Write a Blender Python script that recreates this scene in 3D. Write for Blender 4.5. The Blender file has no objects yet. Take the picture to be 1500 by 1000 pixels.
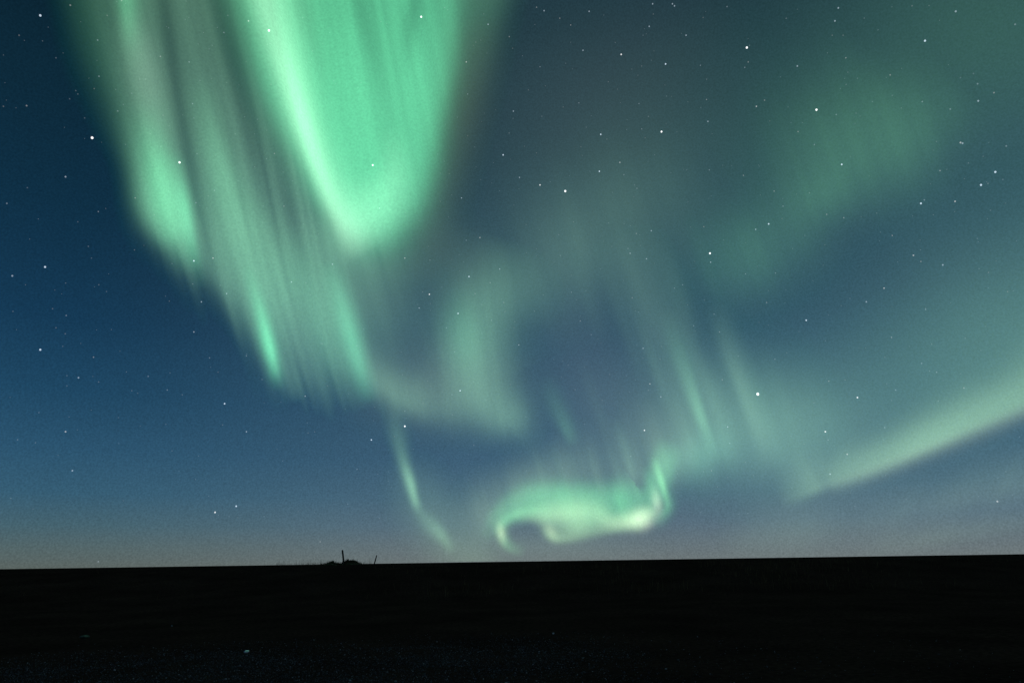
import bpy, bmesh, math, random
import numpy as np
from mathutils import Vector, Matrix
C = bpy.context.scene
COL = C.collection

# ---------------- camera ----------------
EYE = Vector((0.0, 0.0, 1.65))
FOC = 1000.0                                   # focal length in photo pixels (24 mm lens on a 36 mm frame)
PITCH = math.atan((822.0-500.0)/FOC)
ROLL = math.radians(0.84)
cam_data = bpy.data.cameras.new('camera'); cam = bpy.data.objects.new('camera', cam_data); COL.objects.link(cam)
cam_data.sensor_width = 36.0; cam_data.lens = 24.0; cam_data.clip_start = 0.1; cam_data.clip_end = 60000.0
cam.location = EYE
cam.rotation_euler = (Matrix.Rotation(math.pi/2+PITCH, 4, 'X') @ Matrix.Rotation(-ROLL, 4, 'Z')).to_euler()
C.camera = cam
CAM_ROT = cam.rotation_euler.to_matrix()

# ---------------- world: clear night sky with the last twilight near the horizon ----------------
def lin1(c):
    c = c/255.0
    return c/12.92 if c <= 0.04045 else ((c+0.055)/1.055)**2.4
# night sky without the aurora: colours at elevations (deg) for the west (left) and east (right) side
ELEV = [0, 1.2, 2.8, 5, 8, 12, 17, 25, 33, 42, 90]
SKY_L = [(90, 100, 97), (84, 102, 104), (69, 99, 111), (53, 92, 115), (43, 83, 110), (31, 71, 99), (21, 57, 84), (15, 47, 68), (13, 41, 57), (9, 31, 43), (6, 22, 32)]
SKY_R = [(108, 118, 120), (100, 115, 122), (87, 110, 125), (74, 104, 123), (62, 95, 118), (56, 89, 111), (53, 86, 106), (49, 78, 93), (42, 68, 79), (36, 60, 70), (20, 40, 48)]
AZ = (-36., 0.)

world = bpy.data.worlds.new("World"); C.world = world; world.use_nodes = True
nt = world.node_tree; nt.nodes.clear()
N = lambda t, **k: (lambda n: ([setattr(n, a, v) for a, v in k.items()], n)[1])(nt.nodes.new(t))
tc = N('ShaderNodeTexCoord'); sx = N('ShaderNodeSeparateXYZ'); nt.links.new(tc.outputs['Generated'], sx.inputs[0])
def M(op, a, b=None, **k):
    n = N('ShaderNodeMath', operation=op, **k)
    for i, v in enumerate((a, b)):
        if v is None: continue
        if isinstance(v, (int, float)): n.inputs[i].default_value = v
        else: nt.links.new(v, n.inputs[i])
    return n.outputs[0]
el = M('MULTIPLY', M('ARCSINE', sx.outputs[2]), 180/math.pi/90.0)      # 0 at the horizon, 1 at the zenith
az = M('MULTIPLY', M('ARCTAN2', sx.outputs[0], sx.outputs[1]), 180/math.pi)
# soft uneven airglow
mp = N('ShaderNodeMapping'); mp.inputs['Scale'].default_value = (2.2, 2.2, 5.0); nt.links.new(tc.outputs['Generated'], mp.inputs[0])
nz = N('ShaderNodeTexNoise'); nz.inputs['Scale'].default_value = 1.6; nz.inputs['Detail'].default_value = 3.0; nt.links.new(mp.outputs[0], nz.inputs[0])
def ramp(cols):
    r = N('ShaderNodeValToRGB'); cr_ = r.color_ramp; cr_.interpolation = 'B_SPLINE' if False else 'EASE'
    cr_.interpolation = 'LINEAR'
    while len(cr_.elements) > 1: cr_.elements.remove(cr_.elements[-1])
    for i, (e, c) in enumerate(zip(ELEV, cols)):
        x = e/90.0
        k = cr_.elements[0] if i == 0 else cr_.elements.new(x)
        k.position = x; k.color = (lin1(c[0]), lin1(c[1]), lin1(c[2]), 1)
    nt.links.new(el, r.inputs[0]); return r.outputs[0]
mr = N('ShaderNodeMapRange', interpolation_type='SMOOTHSTEP'); nt.links.new(az, mr.inputs[0])
mr.inputs[1].default_value = AZ[0]; mr.inputs[2].default_value = AZ[1]
mix = N('ShaderNodeMix', data_type='RGBA'); nt.links.new(mr.outputs[0], mix.inputs[0])
nt.links.new(ramp(SKY_L), mix.inputs[6]); nt.links.new(ramp(SKY_R), mix.inputs[7])
# fine mottling of the night sky: imitation film grain put into the sky's brightness
ng = N('ShaderNodeTexNoise'); ng.inputs['Scale'].default_value = 480.0; ng.inputs['Detail'].default_value = 1.0; nt.links.new(tc.outputs['Generated'], ng.inputs[0])
bg = N('ShaderNodeBackground'); nt.links.new(mix.outputs[2], bg.inputs[0])
nt.links.new(M('ADD', M('ADD', M('MULTIPLY', nz.outputs[0], 0.16), 0.92-0.30), M('MULTIPLY', ng.outputs[0], 0.60)), bg.inputs[1])
nt.links.new(bg.outputs[0], N('ShaderNodeOutputWorld').inputs[0])

C.view_settings.view_transform = 'Standard'; C.view_settings.look = 'None'
C.view_settings.exposure = 0.0; C.view_settings.gamma = 1.0
C.render.engine = 'CYCLES'
C.cycles.transparent_max_bounces = 64; C.cycles.max_bounces = 6; C.cycles.diffuse_bounces = 2

# ---------------- helpers ----------------
def tag(o, label=None, cat=None, group=None, kind=None):
    if label: o['label'] = label
    if cat: o['category'] = cat
    if group: o['group'] = group
    if kind: o['kind'] = kind
    return o
def link(name, me, mat=None, parent=None):
    o = bpy.data.objects.new(name, me); COL.objects.link(o)
    if mat and not me.materials: me.materials.append(mat)
    if parent: o.parent = parent
    return o
def sky_dir(px, py):
    """direction through a point of the photograph, as a unit vector in the world"""
    return (CAM_ROT @ Vector((px-750.0, 500.0-py, -FOC))).normalized()
def ground_at(px, dist):
    d = sky_dir(px, 822-(px-750)*0.0147); h = Vector((d.x, d.y)).normalized()
    return h.x*dist, h.y*dist
def mat(name):
    m = bpy.data.materials.new(name); m.use_nodes = True; m.node_tree.nodes.clear(); t = m.node_tree
    out = t.nodes.new('ShaderNodeOutputMaterial')
    return m, t, out

# ---- AURORA FIELD (angles written as photo-plane coordinates, 1500 x 1000, focal 1000) ----
def lin(c):
    c = np.asarray(c, float)/255.0
    return np.where(c <= 0.04045, c/12.92, ((c+0.055)/1.055)**2.4)
def cr(pts, n=14):
    P = np.array(pts, float); Q = np.vstack([2*P[0]-P[1], P, 2*P[-1]-P[-2]]); out = []
    for i in range(1, len(Q)-2):
        for t in np.linspace(0, 1, n, endpoint=False):
            a, b, c, d = Q[i-1], Q[i], Q[i+1], Q[i+2]
            out.append(0.5*((2*b)+(c-a)*t+(2*a-5*b+4*c-d)*t*t+(3*b-a-3*c+d)*t**3))
    out.append(P[-1]); out = np.array(out)
    out[:, 2:] = np.maximum(out[:, 2:], 0)
    return out
def stroke(X, Y, pts, p=2.0):
    # pts: x, y, width on the left-hand side of travel, width on the right-hand side, amplitude
    C = cr(pts); best = np.full(X.shape, 1e18); I = np.zeros(X.shape)
    W1 = np.ones(X.shape); W2 = np.ones(X.shape); S = np.zeros(X.shape)
    for i in range(len(C)-1):
        x0, y0 = C[i, :2]; dx, dy = C[i+1, :2]-C[i, :2]; L2 = dx*dx+dy*dy+1e-9
        t = np.clip(((X-x0)*dx+(Y-y0)*dy)/L2, 0, 1)
        ex = X-x0-t*dx; ey = Y-y0-t*dy; d2 = ex*ex+ey*ey
        m = d2 < best
        best = np.where(m, d2, best)
        v = C[i, 2:][:, None, None]*(1-t)+C[i+1, 2:][:, None, None]*t if X.ndim == 2 else C[i, 2:][:, None]*(1-t)+C[i+1, 2:][:, None]*t
        side = dx*ey-dy*ex
        w = np.where(side < 0, v[0], v[1])
        W1 = np.where(m, w, W1); I = np.where(m, v[2], I)
    d = np.sqrt(best)/np.maximum(W1, 1)
    return I*np.exp(-np.abs(d)**p)
def sg(t): return 1/(1+np.exp(-np.clip(t, -40, 40)))
def band(X, Y, rows):
    # rows: y, left, right, soft left, soft right, amplitude
    R = np.array(rows, float); f = lambda j: np.interp(Y, R[:, 0], R[:, j])
    s = lambda j: smooth_interp(Y, R[:, 0], R[:, j])
    return s(5)*sg((X-s(1))/s(3))*sg((s(2)-X)/s(4))
def smooth_interp(y, ys, vs):
    C = cr(np.stack([ys, vs], 1)[:, [0, 1]], 10) if len(ys) > 2 else np.stack([ys, vs], 1)
    return np.interp(y, C[:, 0], C[:, 1])
def blob(X, Y, cx, cy, rx, ry, ang, amp, p=2.0):
    a = np.radians(ang); dx = X-cx; dy = Y-cy
    u = (dx*np.cos(a)+dy*np.sin(a))/rx; v = (-dx*np.sin(a)+dy*np.cos(a))/ry
    return amp*np.exp(-(u*u+v*v)**(p/2))
_rng = np.random.RandomState(7)
_tab = _rng.rand(4096)
def n1(s, scale, seed=0):
    t = s/scale+seed*37.7+500; i = np.floor(t).astype(int); f = t-i; f = f*f*(3-2*f)
    return _tab[i % 4096]*(1-f)+_tab[(i+1) % 4096]*f
def streaks(X, Y, k, amt, seed=0):
    # rays lie along x = s + k*y
    s = X-k*Y
    n = 0.5*n1(s+6*np.sin(Y/170.), 26, seed)+0.32*n1(s+4*np.sin(Y/120.), 11, seed+3)+0.18*n1(s, 5, seed+5)
    return 1+amt*(n-0.5)*2

GREEN = np.array([0.20, 1.0, 0.49]); GREY = np.array([0.46, 1.0, 0.62]); MINT = np.array([0.60, 1.0, 0.66])
FOREST = np.array([0.20, 1.0, 0.50]); BROWN = np.array([0.75, 1.0, 0.45]); TEAL = np.array([0.30, 1.0, 0.70]); CREAM = np.array([0.72, 1.0, 0.62])
def put(I, c): return I[..., None]*c

def tongue(X, Y):
    k = 0.24
    st = 1+(streaks(X, Y, k-.04, 1.0, 1)-1)*(0.13+.15*np.clip((260-Y)/260., 0, 1))
    body = band(X, Y, [(-120, 320, 672, 16, 14, .47), (0, 352, 668, 14, 10, .48), (60, 372, 665, 14, 9, .54), (120, 392, 658, 13, 9, .60), (180, 416, 646, 12, 10, .62), (240, 445, 634, 11, 11, .62), (290, 470, 620, 11, 12, .58), (325, 492, 604, 12, 15, .48), (355, 508, 588, 16, 20, .30), (385, 522, 574, 22, 28, .13), (415, 533, 563, 28, 36, .04), (450, 540, 555, 30, 40, 0.0)])
    wide = stroke(X, Y, [(350, -120, 50, 30, .12), (378, -20, 50, 24, .15), (403, 60, 44, 24, .16), (428, 130, 34, 22, .16), (452, 200, 30, 20, .14), (480, 265, 34, 17, .12), (510, 325, 40, 20, .10), (538, 372, 30, 30, .0)])
    ridge = stroke(X, Y, [(366, -120, 34, 22, .14), (384, -20, 32, 20, .17), (404, 50, 26, 18, .20), (425, 120, 21, 17, .28), (444, 180, 18, 16, .34), (464, 240, 16, 14, .32), (483, 290, 18, 13, .30), (502, 330, 22, 16, .24), (518, 356, 24, 20, .12), (530, 378, 24, 24, .0)])
    heart = stroke(X, Y, [(570, 185, 20, 18, .0), (578, 225, 22, 22, .10), (576, 262, 28, 28, .22), (562, 298, 36, 40, .28), (536, 326, 40, 40, .26), (515, 350, 30, 30, .08)])
    fr = band(X, Y, [(-120, 650, 775, 14, 16, .16), (0, 655, 737, 12, 12, .125), (100, 652, 712, 12, 13, .085), (200, 637, 690, 12, 14, .050), (300, 612, 662, 12, 15, .045), (370, 590, 640, 20, 18, .035), (430, 570, 620, 30, 20, 0)])
    dark = 1-blob(X, Y, 604, 22, 13, 60, 8, .30)-blob(X, Y, 540, 50, 12, 90, -16, .14)-blob(X, Y, 455, 40, 14, 120, -17, .14)
    t = np.clip((Y-20)/160., 0, 1)[..., None]
    return put(1.10*body*st*dark*(1-.22*sg((X-(642-.22*Y))/26)), GREEN)+put((wide+ridge)*(0.75+0.25*st), MINT)+put(heart, np.array([.42, 1, .58]))+fr[..., None]*(np.array([.36, 1, .52])*(1-t)+BROWN*t)

def veil(X, Y):
    k = 0.27
    s = X-k*Y
    st = streaks(X, Y, k, 0.24, 4)*(1+.5*(n1(X-.2*Y, 6, 31)-.5)*blob(X, Y, 415, 270, 70, 130, -14, 1))
    rag = 50*(0.6*n1(s, 15, 21)+0.4*n1(s, 7, 23)-.5)            # the foot of the curtain is frayed into rays
    Yr = Y+rag*np.clip((Y-310)/50., 0, 1)
    base = band(X, Yr, [(-120, 130, 330, 20, 30, .17), (0, 150, 350, 18, 20, .17), (80, 164, 378, 16, 20, .17), (160, 184, 416, 14, 18, .19), (240, 196, 452, 9, 18, .21), (300, 203, 482, 8, 18, .22), (340, 224, 512, 11, 22, .25), (380, 266, 545, 15, 28, .25), (420, 306, 550, 15, 32, .25), (460, 348, 550, 16, 30, .24), (500, 376, 550, 12, 24, .20), (540, 392, 552, 10, 22, .13), (570, 412, 560, 16, 24, .06), (610, 450, 570, 30, 30, 0)])
    skirt = band(X, Y, [(-120, 70, 190, 14, 30, .055), (0, 100, 190, 11, 30, .055), (80, 122, 200, 13, 20, .055), (160, 155, 214, 13, 20, .055), (240, 182, 224, 8, 16, .07), (300, 194, 230, 8, 14, .06), (350, 214, 240, 12, 14, .0)])
    left = stroke(X, Y, [(168, -120, 24, 16, .12), (180, -20, 20, 11, .22), (188, 35, 16, 12, .17), (198, 80, 18, 18, .06), (210, 140, 26, 26, .04), (222, 200, 22, 24, .20), (234, 250, 22, 24, .44), (244, 295, 25, 26, .52), (255, 335, 25, 24, .38), (266, 362, 22, 20, .15), (284, 400, 18, 18, .0)])
    greyp = stroke(X, Y, [(186, 10, 20, 20, .0), (203, 75, 24, 24, .09), (214, 125, 26, 26, .10), (226, 180, 26, 26, .06), (240, 240, 26, 26, .0)])
    sharp = stroke(X, Y, [(254, 220, 10, 13, 0), (264, 265, 9, 12, .12), (272, 305, 8, 12, .26), (279, 345, 8, 12, .20), (288, 390, 9, 11, .06), (296, 425, 9, 12, .0)])
    mid = stroke(X, Y, [(290, 110, 22, 20, .0), (304, 180, 22, 22, .08), (320, 240, 24, 26, .16), (338, 300, 34, 34, .18), (362, 360, 46, 44, .16), (386, 420, 46, 36, .14), (402, 480, 26, 34, .08), (414, 540, 20, 24, .0)])
    low = stroke(X, Y, [(420, 330, 30, 30, .0), (440, 390, 38, 34, .09), (465, 450, 42, 34, .15), (490, 510, 36, 30, .12), (520, 560, 24, 30, .06), (540, 600, 24, 24, .0)])
    gap = 1-.46*blob(X, Y, 277, 230, 11, 200, -12, 1)-.44*blob(X, Y, 346, 90, 17, 170, -15, 1)-.22*blob(X, Y, 430, 330, 9, 90, -14, 1)-.34*blob(X, Y, 245, 20, 11, 110, -9, 1)
    return put(base*st*gap, np.array([.45, 1, .64]))+put(skirt, np.array([.25, 1, .40]))+put(greyp, np.array([.72, 1, .78]))+put(left*(0.7+0.3*st), GREEN*np.array([1.2, 1, .98]))+put(sharp, GREEN)+put((mid+low)*st, GREEN*np.array([1.5, 1, 1.05]))

def rayc(X, Y):
    a = stroke(X, Y, [(360, 385, 7, 7, .0), (372, 425, 9, 9, .12), (384, 465, 9, 10, .34), (394, 505, 9, 10, .58), (401, 535, 9, 9, .36), (406, 556, 10, 10, .10), (410, 572, 10, 10, .0)])
    b = stroke(X, Y, [(395, 500, 8, 10, .0), (415, 540, 12, 12, .07), (428, 568, 14, 14, .06), (440, 590, 14, 14, .0)])
    return put(a, np.array([.2, 1, .48]))+put(b, GREY)
def rayd(X, Y):
    a = stroke(X, Y, [(478, 380, 14, 14, .0), (496, 430, 14, 14, .14), (512, 485, 14, 14, .27), (525, 530, 12, 13, .25), (534, 562, 12, 12, .12), (542, 592, 12, 12, .0)])
    return put(a, np.array([.22, 1, .52]))

def cloud(X, Y):
    hook = stroke(X, Y, [(515, 500, 22, 16, .0), (540, 535, 26, 18, .07), (566, 566, 30, 18, .15), (598, 588, 36, 20, .17), (640, 596, 40, 26, .10), (690, 596, 44, 34, .08), (740, 612, 36, 26, .10), (775, 632, 28, 24, .03), (800, 645, 28, 24, .0)])
    core = stroke(X, Y, [(745, 350, 50, 60, .0), (728, 402, 62, 54, .09), (704, 452, 50, 50, .18), (694, 510, 48, 48, .22), (704, 565, 48, 40, .17), (732, 605, 38, 32, .09)])
    glow = blob(X, Y, 680, 495, 26, 50, -8, .07)
    haze = blob(X, Y, 545, 400, 70, 110, -15, .02)+blob(X, Y, 660, 380, 60, 60, 0, .02)+blob(X, Y, 640, 560, 110, 60, 0, .05)
    st = streaks(X, Y, .12, .22, 23)
    hook = hook*st; core = core*st
    return put(hook, np.array([.52, 1, .58]))+put(core, np.array([.46, 1, .58]))+put(glow, GREEN)+put(haze, np.array([.80, 1, .60]))

def thread(X, Y):
    a = stroke(X, Y, [(572, 580, 12, 14, .0), (581, 635, 14, 12, .08), (591, 675, 9, 9, .16), (601, 706, 7, 8, .34), (608, 732, 6, 7, .26), (614, 748, 8, 8, .09), (628, 764, 11, 13, .10), (644, 780, 9, 11, .16), (655, 796, 8, 8, .10), (663, 812, 8, 8, .0)])
    b = stroke(X, Y, [(590, 660, 30, 30, .0), (618, 730, 40, 40, .06), (665, 785, 44, 44, .07), (700, 825, 40, 40, .06), (730, 860, 30, 30, .0)])
    return put(a, np.array([.46, 1, .54]))+put(b, np.array([.55, 1, .55]))

def swirl(X, Y):
    st = streaks(X, Y, 0.3, 0.16, 9)
    fill = stroke(X, Y, [(716, 778, 12, 12, .04), (735, 757, 18, 12, .20), (765, 742, 26, 18, .27), (800, 734, 27, 30, .34), (845, 737, 28, 34, .36), (880, 740, 30, 28, .34), (912, 742, 36, 26, .33), (945, 740, 34, 24, .26), (962, 722, 22, 16, .20), (968, 695, 18, 18, .20), (974, 670, 18, 20, .16), (985, 645, 20, 20, .0)], 3.0)
    bump = blob(X, Y, 907, 732, 12, 20, -14, .10)+blob(X, Y, 820, 728, 16, 16, -14, .05)
    core = stroke(X, Y, [(770, 757, 14, 8, .06), (800, 754, 18, 16, .20), (840, 752, 20, 20, .27), (870, 752, 18, 18, .20), (895, 763, 12, 12, .22), (922, 763, 13, 10, .32), (938, 759, 13, 12, .36), (952, 752, 12, 9, .20), (962, 745, 10, 8, .0)])
    cream = blob(X, Y, 938, 759, 19, 13, -25, .26)+blob(X, Y, 962, 735, 7, 17, -9, .26)+blob(X, Y, 950, 768, 12, 7, -35, .10)
    belly = stroke(X, Y, [(795, 768, 12, 8, .06), (808, 785, 11, 7, .26), (828, 788, 11, 7, .20), (865, 780, 12, 8, .16), (900, 774, 11, 7, .14), (935, 772, 10, 6, .12)])
    tip = blob(X, Y, 807, 778, 7, 12, -30, .12)
    curl = stroke(X, Y, [(795, 747, 12, 8, .04), (765, 750, 13, 8, .16), (744, 760, 10, 8, .20), (734, 774, 9, 8, .24), (737, 790, 9, 7, .22), (748, 802, 9, 7, .12), (770, 811, 12, 8, .0)])
    curlc = blob(X, Y, 734, 780, 6, 13, -10, .24)
    rim = stroke(X, Y, [(957, 668, 5, 5, .0), (964, 688, 5, 6, .24), (969, 706, 5, 5, .38), (974, 724, 5, 4, .22), (978, 742, 6, 5, .08), (972, 758, 8, 6, .0)])
    rib = stroke(X, Y, [(945, 680, 9, 9, .0), (952, 705, 9, 9, .10), (959, 725, 9, 9, .14), (962, 745, 9, 9, .0)])
    edge = stroke(X, Y, [(976, 715, 10, 6, .0), (978, 738, 10, 5, .14), (970, 755, 10, 6, .12), (955, 770, 10, 6, .0)])
    pocket = blob(X, Y, 845, 772, 34, 10, -8, .13)
    halo = stroke(X, Y, [(680, 790, 40, 20, .0), (718, 752, 40, 30, .10), (775, 712, 36, 30, .12), (850, 692, 44, 40, .10), (925, 690, 54, 40, .09), (985, 665, 60, 40, .11), (1030, 670, 40, 40, .0)])
    halo = halo*streaks(X, Y, .28, .45, 33)
    ups = sum(stroke(X, Y, [(x-20, y-62, 7, 7, 0.), (x-9, y-28, 6, 6, m), (x, y, 7, 7, m), (x+4, y+14, 7, 7, 0.)]) for x, y, m in ((800, 712, .05), (826, 706, .07), (848, 712, .04), (880, 716, .06), (912, 712, .09), (934, 722, .06)))
    hz = blob(X, Y, 800, 800, 120, 22, 0, .04)
    G = np.array([.24, 1, .40])
    return put((fill+bump)*st, G)+put(pocket, np.array([.5, 1, .45]))+put(1.25*core, np.array([.72, 1, .52]))+put(cream, np.array([.95, 1, .74]))+put(belly, np.array([.52, 1, .46]))+put(tip, np.array([.9, 1, .6]))+put(curl, np.array([.32, 1, .42]))+put(curlc, np.array([.95, 1, .6]))+put(rim, np.array([.36, 1, .44]))+put((rib+edge), G)+put(halo, np.array([.66, 1, .60]))+put(.4*ups, np.array([.5, 1, .6]))+put(hz, np.array([.6, 1, .7]))

def rays_right(X, Y):
    a = stroke(X, Y, [(975, 450, 16, 16, .0), (994, 515, 16, 14, .07), (1012, 565, 10, 12, .14), (1026, 608, 8, 9, .22), (1037, 640, 9, 9, .12), (1050, 680, 14, 14, .0)])
    b = stroke(X, Y, [(1045, 440, 18, 16, .0), (1066, 510, 18, 14, .07), (1083, 558, 15, 11, .11), (1100, 605, 15, 10, .10), (1117, 650, 18, 12, .06), (1132, 690, 20, 20, .0)])
    f = stroke(X, Y, [(905, 330, 40, 34, .0), (935, 405, 44, 34, .05), (965, 465, 40, 36, .07), (1000, 540, 40, 40, .05), (1030, 600, 40, 40, .05), (1050, 660, 40, 40, .02), (1060, 700, 40, 40, .0)])
    c = blob(X, Y, 1022, 668, 50, 34, -20, .15)+blob(X, Y, 1070, 610, 110, 90, 10, .07)
    d = stroke(X, Y, [(798, 550, 14, 14, .0), (816, 596, 14, 13, .05), (831, 632, 12, 8, .08), (841, 655, 10, 8, .0)])
    e = stroke(X, Y, [(900, 610, 9, 9, .0), (915, 655, 9, 9, .06), (927, 695, 10, 10, .06), (934, 716, 10, 10, .0)])
    more = sum(stroke(X, Y, [(x-.34*h, y-h, w, w, 0.), (x-.14*h, y-.42*h, w, w, m), (x, y, w, w*.8, m*.8), (x+12, y+34, w, w, 0.)]) for x, y, h, w, m in ((965, 560, 150, 9, .035), (985, 610, 150, 7, .04), (1008, 640, 120, 7, .03), (1062, 640, 170, 7, .04), (1078, 655, 150, 9, .035), (1140, 655, 170, 12, .035), (1166, 640, 150, 10, .025), (930, 520, 170, 12, .035), (1010, 470, 140, 10, .03), (890, 640, 120, 9, .03), (870, 470, 120, 12, .025), (1045, 420, 130, 12, .025)))
    st = streaks(X, Y, 0.33, 0.30, 12)
    return put(a, np.array([.38, 1, .54]))+put(b, np.array([.52, 1, .62]))+put(c*st, np.array([.40, 1, .60]))+put(f*st, np.array([.55, 1, .66]))+put(d, np.array([.34, 1, .5]))+put(.5*more, np.array([.48, 1, .60]))+put(blob(X, Y, 930, 610, 110, 80, 0, .045), np.array([.8, 1, .85]))+put(blob(X, Y, 850, 510, 70, 90, 0, .012), np.array([1., .8, 1.2]))+put(e, np.array([.5, 1, .62]))

def patch_high(X, Y):
    a = stroke(X, Y, [(1110, 330, 100, 60, .0), (1180, 275, 110, 60, .07), (1240, 235, 110, 75, .125), (1310, 205, 110, 75, .12), (1360, 170, 90, 55, .07), (1410, 120, 80, 50, .0)])
    a *= sg((372-(Y+0.40*(X-1215)))/24)
    b = blob(X, Y, 1110, 365, 95, 66, -30, .09)
    c = blob(X, Y, 1208, 288, 36, 36, 0, .035)
    d = blob(X, Y, 1470, 40, 230, 200, -20, .065)+blob(X, Y, 1150, 190, 330, 200, -25, .014)
    st = streaks(X, Y, .34, .22, 17)
    return put((a*.78+b*.85+c)*st+d*.85, np.array([.32, 1, .48]))

def patch_mid(X, Y):
    a = blob(X, Y, 880, 330, 150, 95, -28, .072)+blob(X, Y, 845, 375, 55, 60, 0, .025)+blob(X, Y, 780, 430, 60, 60, 0, .025)
    b = blob(X, Y, 900, 150, 190, 130, -20, .02)
    return put(a*streaks(X, Y, .30, .18, 19), np.array([.52, 1, .66]))+put(b, np.array([.8, 1, .8]))

def arc(X, Y):
    edge = stroke(X, Y, [(1140, 735, 30, 12, .0), (1190, 716, 44, 9, .15), (1208, 707, 38, 10, .12), (1222, 703, 30, 12, .17), (1250, 693, 34, 13, .21), (1300, 674, 33, 13, .27), (1360, 649, 37, 13, .33), (1430, 618, 41, 14, .29), (1500, 587, 45, 15, .26), (1620, 535, 80, 14, .2)])
    brown = stroke(X, Y, [(1180, 722, 9, 12, .0), (1250, 702, 10, 14, .025), (1360, 661, 10, 14, .04), (1500, 603, 10, 15, .045), (1620, 548, 8, 10, .05)])
    soft = stroke(X, Y, [(1080, 700, 80, 30, .0), (1160, 650, 100, 50, .05), (1250, 600, 120, 75, .075), (1400, 550, 150, 90, .12), (1500, 500, 150, 90, .13), (1640, 430, 150, 90, .1)])
    v = blob(X, Y, 1140, 630, 130, 80, 10, .13)
    return put(edge, np.array([.56, 1, .54]))+put(brown, np.array([1., .8, .6]))+put(soft, np.array([.44, 1, .58]))+put(v, np.array([.55, 1, .66]))

def low_arc(X, Y):
    a = stroke(X, Y, [(1040, 800, 30, 20, .0), (1150, 778, 44, 30, .045), (1250, 765, 36, 30, .03), (1380, 735, 34, 24, .045), (1500, 705, 40, 28, .07), (1620, 680, 34, 26, .07)])
    b = stroke(X, Y, [(1250, 805, 20, 14, .0), (1350, 790, 22, 14, .03), (1450, 772, 22, 14, .03), (1560, 755, 20, 14, .02)])
    return put((a+b)*streaks(X, Y, -.5, .25, 27), np.array([.66, 1, .64]))


# ---------------- ground ----------------
def hash_noise(x, y, sc, seed=0):
    X_ = x/sc+seed*17.3+1000; Y_ = y/sc+seed*9.1+1000
    i = np.floor(X_).astype(int); j = np.floor(Y_).astype(int); f = X_-i; g = Y_-j
    f = f*f*(3-2*f); g = g*g*(3-2*g)
    h = lambda a, b: _tab[(a*57+b*131) % 4096]
    return (h(i, j)*(1-f)+h(i+1, j)*f)*(1-g)+(h(i, j+1)*(1-f)+h(i+1, j+1)*f)*g
def ground_z(x, y):
    x = np.asarray(x, float); y = np.asarray(y, float)
    d = np.hypot(x, y)
    edge = 30+5*(hash_noise(x, y, 14, 1)-.5)
    t = np.clip((y-edge)/21.0, 0, 1); t = t*t*(3-2*t)
    z = 1.59*t
    z = z+0.10*(hash_noise(x, y, 7, 2)-.5)*np.clip((d-10)/15, 0, 1)*(1-t)
    z = z+0.06*(hash_noise(x, y, 1.7, 3)-.5)*np.clip((d-16)/8, 0, 1)*(1-t)
    z = z+0.035*(hash_noise(x, y, 0.8, 4)-.5)*(1-t)
    return z
def build_ground():
    rad = np.concatenate([[0.0], np.geomspace(0.6, 70, 190), np.geomspace(76, 14000, 40)])
    na = 420; a = np.linspace(0, 2*math.pi, na, endpoint=False)
    R, A = np.meshgrid(rad[1:], a, indexing='ij'); x = R*np.sin(A); y = R*np.cos(A)
    v = np.concatenate([[[0, 0, 0]], np.stack([x, y, ground_z(x, y)], -1).reshape(-1, 3)])
    faces = []
    nr = len(rad)-1
    for k in range(na): faces.append((0, 1+(k+1) % na, 1+k))
    for r in range(nr-1):
        b = 1+r*na
        for k in range(na):
            k2 = (k+1) % na
            faces.append((b+k, b+k2, b+na+k2, b+na+k))
    me = bpy.data.meshes.new('ground'); me.from_pydata(v.tolist(), [], faces); me.update()
    me.polygons.foreach_set('use_smooth', [True]*len(me.polygons))
    bm = bmesh.new(); bm.from_mesh(me); bmesh.ops.recalc_face_normals(bm, faces=bm.faces)
    if sum(f.normal.z for f in bm.faces) < 0: bmesh.ops.reverse_faces(bm, faces=bm.faces)
    bm.to_mesh(me); bm.free()
    m, t, out = mat('dark heath and grit')
    n = t.nodes.new; L = t.links.new
    p = n('ShaderNodeBsdfPrincipled'); p.inputs['Roughness'].default_value = 1.0; p.inputs['Specular IOR Level'].default_value = 0.0
    g = n('ShaderNodeNewGeometry')
    n1_ = n('ShaderNodeTexNoise'); n1_.inputs['Scale'].default_value = 0.35; n1_.inputs['Detail'].default_value = 8; L(g.outputs['Position'], n1_.inputs[0])
    n2_ = n('ShaderNodeTexNoise'); n2_.inputs['Scale'].default_value = 9.0; n2_.inputs['Detail'].default_value = 10; L(g.outputs['Position'], n2_.inputs[0])
    r1 = n('ShaderNodeValToRGB'); e = r1.color_ramp.elements; e[0].position = .35; e[0].color = (.058, .027, .021, 1); e[1].position = .72; e[1].color = (.105, .048, .036, 1); L(n1_.outputs[0], r1.inputs[0])
    r2 = n('ShaderNodeValToRGB'); e = r2.color_ramp.elements; e[0].position = .3; e[0].color = (.5, .5, .5, 1); e[1].position = .75; e[1].color = (1.5, 1.5, 1.5, 1); L(n2_.outputs[0], r2.inputs[0])
    mx = n('ShaderNodeMix'); mx.data_type = 'RGBA'; mx.blend_type = 'MULTIPLY'; mx.inputs[0].default_value = 1; L(r1.outputs[0], mx.inputs[6]); L(r2.outputs[0], mx.inputs[7])
    L(mx.outputs[2], p.inputs['Base Color'])
    bp = n('ShaderNodeBump'); bp.inputs['Strength'].default_value = .6; bp.inputs['Distance'].default_value = .05; L(n2_.outputs[0], bp.inputs['Height']); L(bp.outputs[0], p.inputs['Normal'])
    L(p.outputs[0], out.inputs[0])
    o = link('ground', me, m); o['kind'] = 'structure'
    return o
build_ground()

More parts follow.
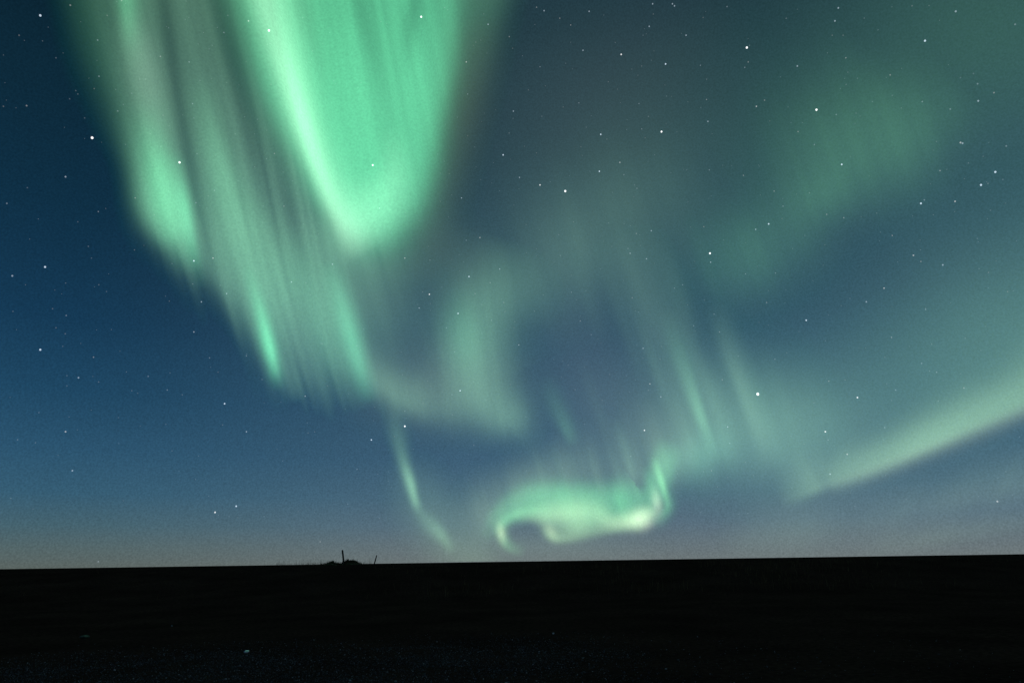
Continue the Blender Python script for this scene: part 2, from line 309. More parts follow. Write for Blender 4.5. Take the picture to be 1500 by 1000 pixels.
# ---------------- gravel in the foreground ----------------
rng = np.random.RandomState(11)
def gravel_density(x, y):
    # a worn gravel lay-by that ends in a ragged edge about 15 m away and thins out to the right
    e = 15.5-0.02*x+2.2*(hash_noise(x, y, 3.0, 6)-.5)+0.35*np.minimum(x+2.5, 0)
    a = 1/(1+np.exp(-(e-y)/0.8))
    b = 1/(1+np.exp((x-1.2-1.5*(hash_noise(x, y, 2.2, 8)-.5))/0.9))
    return a*(0.02+0.98*b)*(0.35+1.1*hash_noise(x, y, 0.9, 9))
def build_gravel():
    ico = bmesh.new(); bmesh.ops.create_icosphere(ico, subdivisions=1, radius=1.0)
    iv = np.array([v.co[:] for v in ico.verts]); fi = np.array([[v.index for v in f.verts] for f in ico.faces]); ico.free()
    n = 150000
    x = rng.uniform(-10, 9, n); y = rng.uniform(7.5, 18, n)
    keep = (rng.rand(n) < gravel_density(x, y)) & (np.abs(x) < y*0.86+0.5)
    x = x[keep]; y = y[keep]; n = len(x)
    s = 0.0052*np.exp(rng.normal(0, .45, n)); s = np.clip(s, .003, .02)
    ang = rng.uniform(0, 2*math.pi, n); sq = rng.uniform(.45, .8, n); st = rng.uniform(.7, 1.35, n)
    jit = 1+rng.normal(0, .13, (n, len(iv)))
    vx = iv[None, :, 0]*st[:, None]*jit; vy = iv[None, :, 1]*jit; vz = iv[None, :, 2]*sq[:, None]*jit
    c, si = np.cos(ang)[:, None], np.sin(ang)[:, None]
    P = np.stack([x[:, None]+s[:, None]*(vx*c-vy*si), y[:, None]+s[:, None]*(vx*si+vy*c), ground_z(x, y)[:, None]+s[:, None]*(vz+.35)], -1).reshape(-1, 3)
    Fc = (fi[None]+(np.arange(n)*len(iv))[:, None, None]).reshape(-1, 3)
    me = bpy.data.meshes.new('gravel'); me.vertices.add(len(P)); me.vertices.foreach_set('co', P.ravel())
    me.loops.add(Fc.size); me.loops.foreach_set('vertex_index', Fc.ravel()); me.polygons.add(len(Fc))
    me.polygons.foreach_set('loop_start', np.arange(len(Fc))*3); me.update(calc_edges=True)
    m, t, out = mat('grey basalt grit'); n_ = t.nodes.new; L = t.links.new
    p = n_('ShaderNodeBsdfPrincipled'); p.inputs['Roughness'].default_value = .8; p.inputs['Specular IOR Level'].default_value = .2
    g = n_('ShaderNodeNewGeometry'); r = n_('ShaderNodeValToRGB'); e = r.color_ramp.elements
    e[0].position = 0; e[0].color = (.055, .042, .045, 1); e[1].position = .90; e[1].color = (.24, .19, .20, 1)
    k = e.new(.99); k.color = (.70, .60, .62, 1)
    L(g.outputs['Random Per Island'], r.inputs[0]); L(r.outputs[0], p.inputs['Base Color']); L(p.outputs[0], out.inputs[0])
    o = link('gravel', me, m)
    tag(o, 'loose grey gravel scattered over the dark foreground', 'gravel', kind='stuff')
build_gravel()

# ---------------- grass ----------------
def blade_mesh(name, roots, hs, ws, lean, seed, bend=0.45):
    r = np.random.RandomState(seed); n = len(roots); a = r.uniform(0, 2*math.pi, n)
    dx, dy = np.cos(a), np.sin(a); la = a+r.uniform(1.0, 2.1, n)
    lx, ly = np.cos(la)*lean, np.sin(la)*lean
    V = np.zeros((n, 7, 3)); hseg = [0, .4, .75, 1.0]; wseg = [1, .8, .5]
    for i in range(4):
        h = hs*hseg[i]; off = hseg[i]**2
        cx = roots[:, 0]+lx*hs*off; cy = roots[:, 1]+ly*hs*off; cz = roots[:, 2]+h*(1-bend*off*np.hypot(lx, ly))-(0.02 if i == 0 else 0)
        if i < 3:
            w = ws*wseg[i]*.5
            V[:, 2*i] = np.stack([cx-dx*w, cy-dy*w, cz], -1); V[:, 2*i+1] = np.stack([cx+dx*w, cy+dy*w, cz], -1)
        else: V[:, 6] = np.stack([cx, cy, cz], -1)
    q = [(0, 1, 3, 2), (2, 3, 5, 4), (4, 5, 6)]
    faces = []
    for k in range(n):
        b = 7*k
        for f in q: faces.append(tuple(b+i for i in f))
    me = bpy.data.meshes.new(name); me.from_pydata(V.reshape(-1, 3).tolist(), [], faces); me.update()
    return me
def grass_material(name, c0, c1, c2):
    m, t, out = mat(name); n_ = t.nodes.new; L = t.links.new
    p = n_('ShaderNodeBsdfPrincipled'); p.inputs['Roughness'].default_value = .8; p.inputs['Specular IOR Level'].default_value = .15
    g = n_('ShaderNodeNewGeometry'); r = n_('ShaderNodeValToRGB'); e = r.color_ramp.elements
    e[0].position = 0; e[0].color = (*c0, 1); e[1].position = .8; e[1].color = (*c1, 1); k = e.new(.97); k.color = (*c2, 1)
    L(g.outputs['Random Per Island'], r.inputs[0]); L(r.outputs[0], p.inputs['Base Color']); L(p.outputs[0], out.inputs[0])
    return m
dry = grass_material('dry autumn grass', (.07, .034, .015), (.17, .09, .036), (.36, .22, .10))
def build_grass():
    n = 60000
    y = rng.uniform(33, 52, n); x = rng.uniform(-1, 1, n)*(y*0.84)
    dn = np.clip(2.2*hash_noise(x, y, 4.0, 12)-.55, 0.05, 1)*np.clip(1.6*hash_noise(x, y, 0.9, 14)-.2, .05, 1)
    right = 1/(1+np.exp(-(x/y*1000+90)/40))/(1+np.exp((x/y*1000-420)/90))+.0                     # tufts are thick from the middle to the right
    keep = rng.rand(n) < dn*(0.01+.8*right)
    x, y = x[keep], y[keep]; z = ground_z(x, y)
    h = np.clip(0.22+0.30*hash_noise(x, y, 2.0, 15)+rng.normal(0, .06, len(x)), .08, .6)
    h = np.minimum(h, np.maximum(1.60-z, .0)+0.01)               # nothing pokes over the smooth skyline here
    k = h > .08
    me = blade_mesh('grass', np.stack([x, y, z], -1)[k], h[k], np.full(k.sum(), .014), rng.uniform(.1, .55, k.sum()), 5)
    o = link('grass', me, dry); tag(o, 'dry grass tufts growing on the dark bank below the horizon', 'grass', kind='stuff')
    # wispy stalks that stand up against the sky on the crest, left of the fence posts
    px = np.concatenate([rng.uniform(404, 475, 90), rng.uniform(440, 500, 120), rng.uniform(500, 545, 80), rng.normal(412, 4, 26), rng.normal(461, 4, 26)])
    d = rng.uniform(52, 60, len(px)); pts = np.array([ground_at(a, b) for a, b in zip(px, d)]); z = ground_z(pts[:, 0], pts[:, 1])
    hh = np.where(rng.rand(len(px)) < .22, rng.uniform(.35, .62, len(px)), rng.uniform(.14, .32, len(px)))
    me = blade_mesh('tall_grass', np.concatenate([pts, z[:, None]], 1), hh, np.full(len(px), .012), rng.uniform(.05, .5, len(px)), 8, .3)
    o = link('tall_grass', me, dry); tag(o, 'wispy grass stalks standing against the sky left of the posts', 'grass', kind='stuff')
build_grass()

# ---------------- grassy hummocks and leaning fence posts on the crest ----------------
turf = grass_material('dark turf', (.05, .028, .012), (.10, .06, .025), (.16, .10, .045))
def hummock(px, dist, width, top, label, seed, nb):
    x0, y0 = ground_at(px, dist); z0 = float(ground_z(x0, y0))
    d = sky_dir(px, top); height = EYE.z+d.z*y0/d.y-z0+.05
    r = np.random.RandomState(seed)
    bm = bmesh.new(); na, nr = 40, 16; rows = []
    prof = lambda q, a: height*(math.exp(-(q*2.3)**2)*.62+math.exp(-(q*1.35)**3)*.38)*(1+.8*(float(hash_noise(math.cos(a)*q*4+seed, math.sin(a)*q*4, .7, seed))-.5))-.06*q
    for ir in range(1, nr+1):
        q = ir/nr
        rows.append([bm.verts.new((math.cos(a)*q*width/2, math.sin(a)*q*width/2, prof(q, a) if ir < nr else -.15)) for a in [2*math.pi*i/na for i in range(na)]])
    cv = bm.verts.new((0, 0, height))
    for i in range(na): bm.faces.new((cv, rows[0][i], rows[0][(i+1) % na]))
    for r0, r1 in zip(rows, rows[1:]):
        for i in range(na): bm.faces.new((r0[i], r1[i], r1[(i+1) % na], r0[(i+1) % na]))
    me = bpy.data.meshes.new('hummock'); bm.to_mesh(me); bm.free()
    for p_ in me.polygons: p_.use_smooth = True
    o = link('hummock', me, turf); o.location = (x0, y0, z0)
    tag(o, label, 'hummock', 'grassy hummocks by the fence post')
    # tufts of turf rooted on it
    th = r.uniform(0, 2*math.pi, nb); q = np.sqrt(r.rand(nb))*.92
    bz = np.array([prof(a, b) for a, b in zip(q, th)])
    g = blade_mesh('turf', np.stack([q*np.cos(th)*width/2, q*np.sin(th)*width/2, bz], -1), r.uniform(.05, .20, nb), np.full(nb, .016), r.uniform(.1, .8, nb), seed)
    link('turf', g, turf, o)['kind'] = 'stuff'
hummock(513, 55, 2.2, 820.0, 'taller rounded grassy hummock just right of the tall leaning post', 3, 420)
hummock(487, 55.5, 2.1, 823.2, 'lower flat grassy hummock just left of the tall leaning post', 4, 420)

m, t, out = mat('weathered post wood'); n_ = t.nodes.new; L = t.links.new
p = n_('ShaderNodeBsdfPrincipled'); p.inputs['Roughness'].default_value = .9
w = n_('ShaderNodeTexNoise'); w.inputs['Scale'].default_value = 14; w.inputs['Detail'].default_value = 6
mpn = n_('ShaderNodeMapping'); mpn.inputs['Scale'].default_value = (1, 1, .12); tcn = n_('ShaderNodeTexCoord'); L(tcn.outputs['Object'], mpn.inputs[0]); L(mpn.outputs[0], w.inputs[0])
r = n_('ShaderNodeValToRGB'); e = r.color_ramp.elements; e[0].color = (.02, .02, .012, 1); e[1].color = (.07, .068, .045, 1); L(w.outputs[0], r.inputs[0])
L(r.outputs[0], p.inputs['Base Color']); L(p.outputs[0], out.inputs[0]); wood = m
def fence_post(top, foot, dist, rad, label, seed):
    """round post whose foot stands in the ground at `dist` metres and whose head leans to `top`"""
    x0, y0 = ground_at(foot[0], dist); z0 = float(ground_z(x0, y0))
    d = sky_dir(*top); k = y0/d.y; head = EYE+d*k
    base = Vector((x0, y0, z0-.25)); ax = head-base; Ln = ax.length; r_ = random.Random(seed)
    bm = bmesh.new(); ring = []; ns = 10; secs = [0, .15, .35, .55, .75, .92, .985, 1.0]
    for s in secs:
        rr = rad*(1.08-.16*s)*(1 if s < .98 else .8 if s < 1 else .45); ox, oy = r_.uniform(-.1, .1)*rad, r_.uniform(-.1, .1)*rad
        ring.append([bm.verts.new((math.cos(2*math.pi*i/ns)*rr*(1+r_.uniform(-.06, .06))+ox, math.sin(2*math.pi*i/ns)*rr+oy, s*Ln)) for i in range(ns)])
    for a, b in zip(ring, ring[1:]):
        for i in range(ns): bm.faces.new((a[i], a[(i+1) % ns], b[(i+1) % ns], b[i]))
    bm.faces.new(ring[-1]); bm.faces.new(ring[0][::-1])
    me = bpy.data.meshes.new('fence_post'); bm.to_mesh(me); bm.free()
    for p_ in me.polygons: p_.use_smooth = True
    o = link('fence_post', me, wood); o.location = base; o.rotation_mode = 'QUATERNION'; o.rotation_quaternion = Vector((0, 0, 1)).rotation_difference(ax)
    tag(o, label, 'fence post', 'old fence posts on the crest')
fence_post((501.6, 805), (504.5, 826), 54.5, .066, 'taller thicker fence post between two grassy hummocks on the horizon', 1)
fence_post((552.0, 812.5), (546.8, 827), 54.0, .042, 'shorter thin fence post leaning right, standing alone on bare crest', 2)

# ---------------- loose stones ----------------
def stone_material(name, c):
    m, t, out = mat(name); p = t.nodes.new('ShaderNodeBsdfPrincipled'); nz_ = t.nodes.new('ShaderNodeTexNoise'); nz_.inputs['Scale'].default_value = 30
    r = t.nodes.new('ShaderNodeValToRGB'); e = r.color_ramp.elements; e[0].position = .3; e[0].color = tuple(.75*i for i in c)+(1,); e[1].position = .7; e[1].color = (*c, 1)
    t.links.new(nz_.outputs[0], r.inputs[0]); t.links.new(r.outputs[0], p.inputs['Base Color']); p.inputs['Roughness'].default_value = .15 if c[0] > .8 else .6; p.inputs['Coat Weight'].default_value = 1.0 if c[0] > .8 else 0.0
    t.links.new(p.outputs[0], out.inputs[0]); return m
white = stone_material('white quartz stone', (.95, .80, .84)); grey = stone_material('grey stone', (.30, .30, .30)); moss = stone_material('mossy stone', (.055, .075, .05))
def stone(px, py, sx_, sy_, sz_, m, label, seed):
    d = sky_dir(px, py); k = -EYE.z/d.z; P = EYE+d*k
    for _ in range(4): k = (float(ground_z(P.x, P.y))-EYE.z)/d.z; P = EYE+d*k
    r = random.Random(seed); bm = bmesh.new(); bmesh.ops.create_icosphere(bm, subdivisions=2, radius=1)
    ph = [r.uniform(0, 6) for _ in range(6)]
    for v in bm.verts:
        a = v.co; q = 1+.16*math.sin(3*a.x+ph[0])+.12*math.sin(4*a.y+ph[1])+.1*math.sin(5*a.z+ph[2])+r.uniform(-.05, .05)
        v.co = Vector((a.x*sx_*q, a.y*sy_*q, a.z*sz_*q+sz_*.6))
    me = bpy.data.meshes.new('stone'); bm.to_mesh(me); bm.free()
    o = link('stone', me, m); o.location = P; tag(o, label, 'stone')
stone(361.5, 955, .046, .075, .026, white, 'brightest glossy white stone lying on the dark gravel', 5)
stone(810.5, 928, .022, .03, .020, white, 'tiny pale stone alone on dark ground below the glowing swirl', 6)
stone(251.5, 917, .026, .03, .022, grey, 'small dull grey stone on black ground behind the gravel', 7)
stone(123, 934, .13, .08, .04, moss, 'wide flat greenish stone on black ground behind the gravel', 8)

# ---------------- stars ----------------
STAR_DIST = 12500.0
STARS = [
(59,23,2),(143,59,1),(145,112,1),(135,202,3.2),(96,259,1.5),(263,238,3),(282,152,1),(277,91,1),(235,83,1),(247,41,.7),(364,31,1.2),(394,45,3),(328,48,.8),(39,155,.8),(28,52,.6),(10,298,.8),(144,310,.8),(314,279,1),(287,297,1),(198,290,1),(193,137,.7),(173,163,.5),(402,225,1),(416,302,.8),(284,173,.6),(82,85,.6),(124,173,.7),(377,175,.6),(157,23,.6),(103,8,1),(226,315,.6),(114,138,.5),(111,133,.5),(5,156,.6),(40,275,.4),(305,287,.6),(114,325,.6),(178,1,1),(102,145,.4),(138,130,.5),(239,169,.5),(397,124,.6),(483,48,.5),(458,75,.6),(492,123,.7),
(617,25,3),(715,36,1.5),(746,54,1),(683,91,1.3),(685,138,.8),(558,32,.6),(546,242,3),(556,305,1.5),(560,112,.6),(786,11,1),(797,16,1.5),(820,27,.8),(863,17,1.1),(836,37,1),(791,98,1),(752,163,1.2),(737,227,1.6),(761,260,1.2),(791,271,2),(828,280,4),(878,251,2),(880,197,1.8),(854,74,1.3),(910,80,1.8),(975,94,2.5),(951,39,1.1),(956,6,1.3),(985,6,1.5),(988,9,1.5),(936,152,1),(969,193,3),(940,189,1),(908,238,1.1),(914,256,1),(933,276,1),(848,151,1),(676,290,1.4),(891,120,.6),(851,215,.6),(889,204,.7),(786,224,.6),(774,132,.6),(959,227,.7),(945,202,.6),(825,157,.5),(918,190,.5),(940,97,.5),(942,52,.6),(957,21,.6),(751,71,.7),(840,325,.7),(697,62,.7),(670,172,.7),(645,254,.7),(645,295,.6),(685,199,.6),
(1065,10,1),(1228,12,1.2),(1223,31,1.2),(1005,52,1.2),(1094,70,3.1),(1355,60,1.8),(1400,17,1.1),(1336,9,.6),(1266,27,.7),(1219,52,.7),(1235,52,.6),(1239,85,.8),(1168,97,1.2),(1091,99,1),(1096,91,.8),(1026,96,1),(1304,110,1),(1242,106,.7),(1256,115,.7),(1432,123,.9),(1426,108,.7),(1456,136,1),(1433,148,1.3),(1392,160,.8),(1351,149,.8),(1278,149,.7),(1196,161,3),(1108,156,1.4),(1120,147,.8),(1035,146,.9),(1037,178,1.2),(1169,193,.9),(1225,168,.8),(1254,166,.7),(1407,209,1.2),(1410,210,1.2),(1474,214,1),(1233,241,1.8),(1377,250,1),(1458,252,1.6),(1437,271,1.7),(1399,295,1.1),(1349,298,1.6),(1354,293,1),(1469,263,.7),(1451,308,.7),(1039,249,1),(1089,257,.8),(1134,280,.8),(1147,302,1),(1126,328,2.5),(1211,314,.9),(1236,319,1),(1193,212,.9),(1407,114,.6),(1487,36,.8),(1031,332,1),(1006,249,.6),(1030,26,.7),
(18,404,1.2),(66,391,2),(59,512,2),(115,553,1.1),(96,632,1.4),(137,523,1),(97,462,.8),(77,452,.7),(82,480,.7),(217,551,1),(284,382,2.5),(312,378,1.5),(332,430,1.2),(295,442,1.2),(284,486,1.1),(307,524,.9),(361,521,1),(329,591,2),(361,632,1.2),(447,580,1.2),(427,413,1.2),(487,387,1.2),(245,571,.8),(249,546,.7),(267,578,.7),(326,622,.7),(197,366,.6),(252,386,.7),(19,456,.7),(92,507,.6),(98,550,.6),(98,565,.6),(156,427,.6),(134,378,.6),(243,621,.6),(450,619,.6),(480,565,.7),(193,572,.6),(248,441,.6),(455,432,.6),(417,517,.7),(252,660,.6),(57,604,.5),
(703,348,1.4),(683,352,.9),(593,378,1.2),(630,381,1),(732,394,1.5),(687,405,1.7),(629,431,2.2),(614,451,1.1),(671,459,2),(718,414,1),(696,430,.8),(654,480,1),(760,505,1.1),(674,572,1.6),(662,578,1),(593,602,1),(593,624,3),(544,644,1.7),(954,338,1.5),(932,342,1),(920,364,1),(923,371,1.5),(947,379,1.3),(837,428,.9),(850,470,1),(850,463,.6),(866,490,.8),(942,510,1.5),(952,562,1.3),(968,581,1.2),(944,630,1.7),(988,422,1),(926,436,.8),(880,394,.7),(893,548,.7),(882,586,.7),(738,443,.9),(720,469,.8),(796,432,.7),(748,563,.7),(967,526,.7),(934,594,.6),(662,380,.7),(740,456,.7),(666,515,.8),(523,506,.8),(753,480,.6),(578,639,.7),(933,505,.6),
(1107,336,1.4),(1040,371,3.2),(1041,384,1.2),(1092,401,1),(1136,400,1),(1295,422,1.2),(1269,442,1.5),(1181,469,1.6),(1338,374,1.2),(1381,388,1.1),(1349,383,.8),(1307,345,.8),(1179,345,.7),(1161,364,.7),(1123,443,.9),(1046,460,.8),(1054,486,1),(1306,494,.9),(1110,577,5),(1256,582,1.7),(1209,632,2.5),(1213,644,1),(1135,526,.8),(1350,532,.8),(1372,545,.9),(1412,568,1),(1312,571,1),(1296,626,1),(1214,558,.8),(1058,556,1),(1066,625,1.2),(1241,665,1.2),(1356,453,.8),(1245,437,.7),(1016,477,.8),(1000,417,1),(1448,399,.6),(1476,427,.6),(1299,562,.7),(1069,649,.8),
(106,689,1.2),(315,750,1.8),(346,741,2.2),(469,793,.9),(144,822,.9),(523,687,.9),(924,668,.9),(1216,694,1.3),(1461,734,1.2),(1042,689,.8),(1066,699,.7)]
BRIGHT = {
(59,23):'lone bright star in the top left corner of the dark sky',
(135,202):'brightest star in the dark sky left of the green curtains',
(263,238):'bright star on the right edge of the mint streak in the left curtain',
(394,45):'bright star on the glowing left arm of the broad green curtain near the top',
(617,25):'bright star inside the broad green curtain close to the top edge',
(546,242):'bright star inside the broad green curtain above its pale tip',
(737,227):'medium star just outside the right edge of the broad green curtain',
(791,271):'medium star just left of the brightest blue white star at centre',
(828,280):'brightest blue white star in the centre, right of the broad curtain',
(878,251):'medium star up and right of the brightest central star',
(880,197):'medium star high above the brightest central star',
(910,80):'bluish star in the dark top centre sky, left of a brighter star',
(975,94):'fairly bright star in the dark top centre sky, right of a bluish star',
(969,193):'bright star in grey sky halfway between the central star and the top',
(1094,70):'bright star nearest the top edge right of centre',
(1355,60):'medium star near the top right corner above the forest green glow',
(1196,161):'bright star at the upper left border of the forest green glow',
(1233,241):'medium star in the middle of the forest green glow',
(1458,252):'upper right of two medium stars by the right edge beside the green glow',
(1437,271):'lower left of two medium stars by the right edge beside the green glow',
(1349,298):'medium star with a faint close companion below the forest green glow',
(1126,328):'fairly bright star in the green haze below left of the forest green glow',
(66,391):'upper of two medium stars near the left edge in blue sky',
(59,512):'lower of two medium stars near the left edge in blue sky',
(284,382):'bright star at the ragged lower left border of the streaked curtain',
(329,591):'medium star alone in blue sky under the streaked left curtain',
(687,405):'medium star above the hooked glow, right of the dark hole',
(629,431):'medium star in the dark hole under the broad green curtain',
(671,459):'medium star on the upper left of the pale hooked glow',
(674,572):'medium star on the lower bend of the pale hooked glow',
(593,624):'bright star just under the hooked glow, above the thin green thread',
(544,644):'medium star in blue sky left of the thin green thread',
(944,630):'medium star above the right end of the low bright swirl',
(1040,371):'bright star with a faint one right below it, above the thin twin rays',
(1181,469):'medium star in the blue gap right of the twin rays',
(1110,577):'biggest and brightest star of all, right of the thin twin rays',
(1256,582):'medium star in the teal veil above the slanting pale arc',
(1209,632):'bright star above the left end of the slanting pale arc',
(315,750):'left and fainter of two close stars low above the left horizon',
(346,741):'right and brighter of two close stars low above the left horizon'}

def star_mesh():
    bm = bmesh.new(); bmesh.ops.create_icosphere(bm, subdivisions=2, radius=1.0)
    me = bpy.data.meshes.new('star'); bm.to_mesh(me); bm.free(); return me
def star_material(name, col, strength):
    m, t, out = mat(name); e = t.nodes.new('ShaderNodeEmission'); e.inputs[0].default_value = (*col, 1); e.inputs[1].default_value = strength
    tr = t.nodes.new('ShaderNodeBsdfTransparent'); ad = t.nodes.new('ShaderNodeAddShader'); t.links.new(e.outputs[0], ad.inputs[0]); t.links.new(tr.outputs[0], ad.inputs[1])
    t.links.new(ad.outputs[0], out.inputs[0]); m.cycles.emission_sampling = 'NONE'; return m
TINT = {'white': (1.0, 1.0, 1.0), 'blue': (.72, .86, 1.0), 'warm': (1.0, .93, .80)}
STAR_ME = {}
def star_proto(tint, tier):
    k = (tint, tier)
    if k not in STAR_ME:
        me = star_mesh(); me.materials.append(star_material('starlight %s' % tint, TINT[tint], [.04, .08, .16, .36, .60][tier])); STAR_ME[k] = me
    return STAR_ME[k]
def region(x, y):
    if x < 440 and y > 560: return ('faint white star low in the blue sky above the left horizon', 'faint stars above the left horizon')
    lx = np.interp(y, [0, 200, 300, 350, 450, 560], [95, 165, 190, 220, 330, 410])
    if x < lx:
        if y < 330: return ('faint white star in the dark sky beside the upper left green curtain', 'faint stars left of the curtain')
        return ('faint white star in blue sky below the slanting edge of the left curtain', 'faint stars below the curtain edge')
    tl = np.interp(y, [0, 120, 240, 330, 400], [352, 392, 445, 492, 560]); tr = np.interp(y, [0, 120, 240, 330, 380], [740, 712, 680, 650, 600])
    if y < 385 and tl <= x <= tr: return ('faint white star shining through the broad bright green curtain', 'faint stars in the broad curtain')
    if x < 560 and y < 600: return ('faint white star shining through the streaked grey green curtain', 'faint stars in the streaked curtain')
    if x < 780 and y > 330: return ('faint white star around the pale hooked glow under the broad curtain', 'faint stars around the hooked glow')
    if x < 1020 and y < 200: return ('faint white star in clear dark sky right of the broad curtain top', 'faint stars right of the broad curtain')
    if x < 1020 and y < 345: return ('faint white star in the grey sky between the broad curtain and forest green glow', 'faint stars in the middle grey sky')
    if x < 1000: return ('faint white star in the blue gap above the low bright swirl', 'faint stars above the swirl')
    if y < 125: return ('faint white star near the top edge above the forest green glow', 'faint stars above the green glow')
    if y < 345: return ('faint white star within or beside the forest green glow', 'faint stars by the green glow')
    return ('faint white star between the forest green glow and the slanting pale arc', 'faint stars above the pale arc')
first = {}
srng = random.Random(3)
for (x, y, b) in STARS:
    d = sky_dir(x, y)
    tier = 0 if b < .75 else 1 if b < 1.05 else 2 if b < 1.6 else 3 if b < 2.6 else 4
    diam = [1.2, 1.35, 1.55, 1.8, 2.0+.62*(b-2.6)][tier]
    tint = 'white' if b >= 3 else srng.choice(['white', 'blue', 'blue', 'white', 'blue'])
    r_ = diam/2/FOC*STAR_DIST/max(d.dot(CAM_ROT @ Vector((0, 0, -1))), .3)
    o = link('star', star_proto(tint, tier)); o.location = EYE+d*STAR_DIST; o.scale = (r_, r_, r_*1.12)
    lab = BRIGHT.get((x, y))
    if lab: tag(o, lab, 'star', 'bright stars')
    else:
        l_, g_ = region(x, y); tag(o, l_, 'star', g_)

# the far more numerous stars at the limit of sight
def faint_stars(n):
    r = np.random.RandomState(29); ico = bmesh.new(); bmesh.ops.create_icosphere(ico, subdivisions=1, radius=1.0)
    iv = np.array([v.co[:] for v in ico.verts]); fi = np.array([[v.index for v in f.verts] for f in ico.faces]); ico.free()
    az_ = r.uniform(-50, 50, n); el_ = np.degrees(np.arcsin(r.uniform(math.sin(math.radians(3)), math.sin(math.radians(60)), n)))
    az_, el_ = np.radians(az_), np.radians(el_)
    P = np.array(EYE)+STAR_DIST*np.stack([np.sin(az_)*np.cos(el_), np.cos(az_)*np.cos(el_), np.sin(el_)], -1)
    s = STAR_DIST/FOC*.5*np.clip(1.0+r.exponential(.22, n), 1, 1.8)
    V = (P[:, None]+iv[None]*s[:, None, None]).reshape(-1, 3); Fc = (fi[None]+(np.arange(n)*len(iv))[:, None, None]).reshape(-1, 3)
    me = bpy.data.meshes.new('faint_stars'); me.from_pydata(V.tolist(), [], Fc.tolist()); me.update()
    o_ = link('faint_stars', me, star_material('starlight at the limit of sight', (.8, .92, 1.0), .045))
    tag(o_, 'countless faint pinprick stars strewn over the whole sky', 'stars', kind='stuff')
faint_stars(900)

# ---------------- aurora: curtains of glowing air, each an upright folded sheet far beyond the plain ----------------
def aurora_material(name):
    m, t, out = mat(name); n_ = t.nodes.new; L = t.links.new
    a = n_('ShaderNodeAttribute'); a.attribute_name = 'glow'; e = n_('ShaderNodeEmission'); L(a.outputs['Color'], e.inputs[0])
    nz_ = n_('ShaderNodeTexNoise'); nz_.inputs['Scale'].default_value = 0.05; nz_.inputs['Detail'].default_value = 1.5  # fine mottle put into the glow to imitate film grain
    g = n_('ShaderNodeNewGeometry'); L(g.outputs['Position'], nz_.inputs[0])
    mm = n_('ShaderNodeMath'); mm.operation = 'MULTIPLY_ADD'; L(nz_.outputs[0], mm.inputs[0]); mm.inputs[1].default_value = .4; mm.inputs[2].default_value = .8
    L(mm.outputs[0], e.inputs[1])
    tr = n_('ShaderNodeBsdfTransparent'); ad = n_('ShaderNodeAddShader'); L(e.outputs[0], ad.inputs[0]); L(tr.outputs[0], ad.inputs[1]); L(ad.outputs[0], out.inputs[0])
    m.cycles.emission_sampling = 'NONE'
    return m
GLOW = aurora_material('glowing oxygen')
CR = np.array(CAM_ROT)
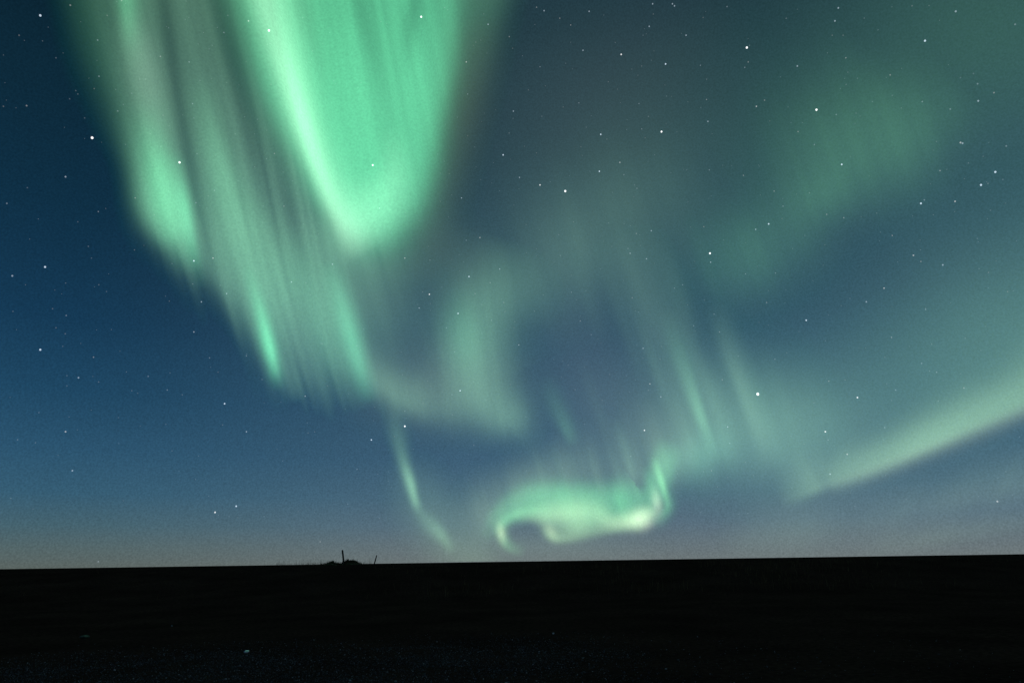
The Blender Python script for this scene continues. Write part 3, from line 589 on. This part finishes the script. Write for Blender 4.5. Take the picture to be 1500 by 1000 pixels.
def aurora(name, fn, box, step, rng_km, label, k=0.27, fold=0.05, cut=0.003, parent=None, cat='aurora'):
    x0, y0, x1, y1 = box
    gx = np.arange(x0, x1+step, step); gy = np.arange(y0, y1+step, step)
    X, Y = np.meshgrid(gx, gy)
    I = np.maximum(fn(X, Y)-cut, 0)*np.clip((Y+230)/150, 0, 1)[..., None]
    for q_, lo, hi in ((X, x0, x1), (Y, y0, y1)):
        f_ = np.clip(np.minimum(q_-lo, hi-q_)/(.12*(hi-lo)), 0, 1); I = I*(f_*f_*(3-2*f_))[..., None]
    D = np.stack([X-750.0, 500.0-Y, np.full(X.shape, -FOC)], -1) @ CR.T
    D /= np.linalg.norm(D, axis=-1, keepdims=True)
    D[..., 2] = np.maximum(D[..., 2], 0.0008)
    s = X-k*Y                                                   # constant along a ray
    rg = rng_km*1000*(1+fold*np.sin(s/70.0)+.5*fold*np.sin(s/23.0+1))
    P = np.array(EYE)+D*(rg/np.hypot(D[..., 0], D[..., 1]))[..., None]
    h, w = X.shape
    lum = I.max(-1) > 0.0005
    q = lum[:-1, :-1] | lum[1:, :-1] | lum[:-1, 1:] | lum[1:, 1:]
    jj, ii = np.nonzero(q); a = jj*w+ii
    Fq = np.stack([a, a+1, a+w+1, a+w], -1)
    used = np.unique(Fq); remap = np.full(h*w, -1); remap[used] = np.arange(len(used)); Fq = remap[Fq]
    P = P.reshape(-1, 3)[used]; G = I.reshape(-1, 3)[used]
    me = bpy.data.meshes.new(name); me.vertices.add(len(P)); me.vertices.foreach_set('co', P.ravel().astype(np.float32))
    me.loops.add(Fq.size); me.loops.foreach_set('vertex_index', Fq.ravel().astype(np.int32)); me.polygons.add(len(Fq))
    me.polygons.foreach_set('loop_start', (np.arange(len(Fq))*4).astype(np.int32)); me.update(calc_edges=True)
    at = me.attributes.new('glow', 'FLOAT_COLOR', 'POINT'); at.data.foreach_set('color', np.concatenate([G, np.ones((len(G), 1))], 1).ravel().astype(np.float32))
    me.polygons.foreach_set('use_smooth', [True]*len(me.polygons))
    o = link(name, me, GLOW, parent)
    if parent is None: tag(o, label, cat, 'northern lights')
    return o
aurora('aurora_curtain', tongue, (180, -330, 900, 540), 4, 5.0, 'broad bright mint green curtain hanging from the top edge to a pale tip', k=.24)
left = aurora('aurora_curtain', veil, (-60, -330, 720, 720), 4, 5.8, 'tall streaked grey green curtain with slanting ragged foot, left of the brightest one')
aurora('ray', rayc, (330, 370, 470, 610), 3, 5.5, None, parent=left)['label'] = 'narrow vivid green ray at the foot of the curtain'
aurora('ray', rayd, (440, 360, 580, 610), 4, 5.5, None, parent=left)['label'] = 'soft green ray at the right edge of the curtain'
aurora('aurora_cloud', cloud, (330, 160, 900, 740), 5, 6.4, 'pale grey green hooked glow under the broad curtain, in mid sky')
aurora('aurora_thread', thread, (480, 520, 800, 900), 3, 7.4, 'thin green thread slanting down to the horizon right of the fence posts')
aurora('aurora_swirl', swirl, (560, 560, 1180, 870), 3, 8.2, 'low bright swirl with pale cream underside and curled left end above the horizon')
aurora('aurora_rays', rays_right, (680, 240, 1380, 860), 4, 7.0, 'faint thin twin rays leaning left above the right end of the swirl')
aurora('aurora_patch', patch_high, (720, -240, 1760, 600), 7, 6.0, 'dim forest green glow high on the right')
aurora('aurora_patch', patch_mid, (560, -100, 1260, 640), 7, 6.7, 'very faint grey teal haze beside the brightest central star')
aurora('aurora_arc', arc, (820, 160, 1860, 860), 5, 7.8, 'pale arc with a sharp lower edge slanting up to the right edge, teal veil above')
aurora('aurora_arc', low_arc, (900, 600, 1860, 870), 5, 8.8, 'very faint streak of glow under the pale slanting arc, close to the horizon')
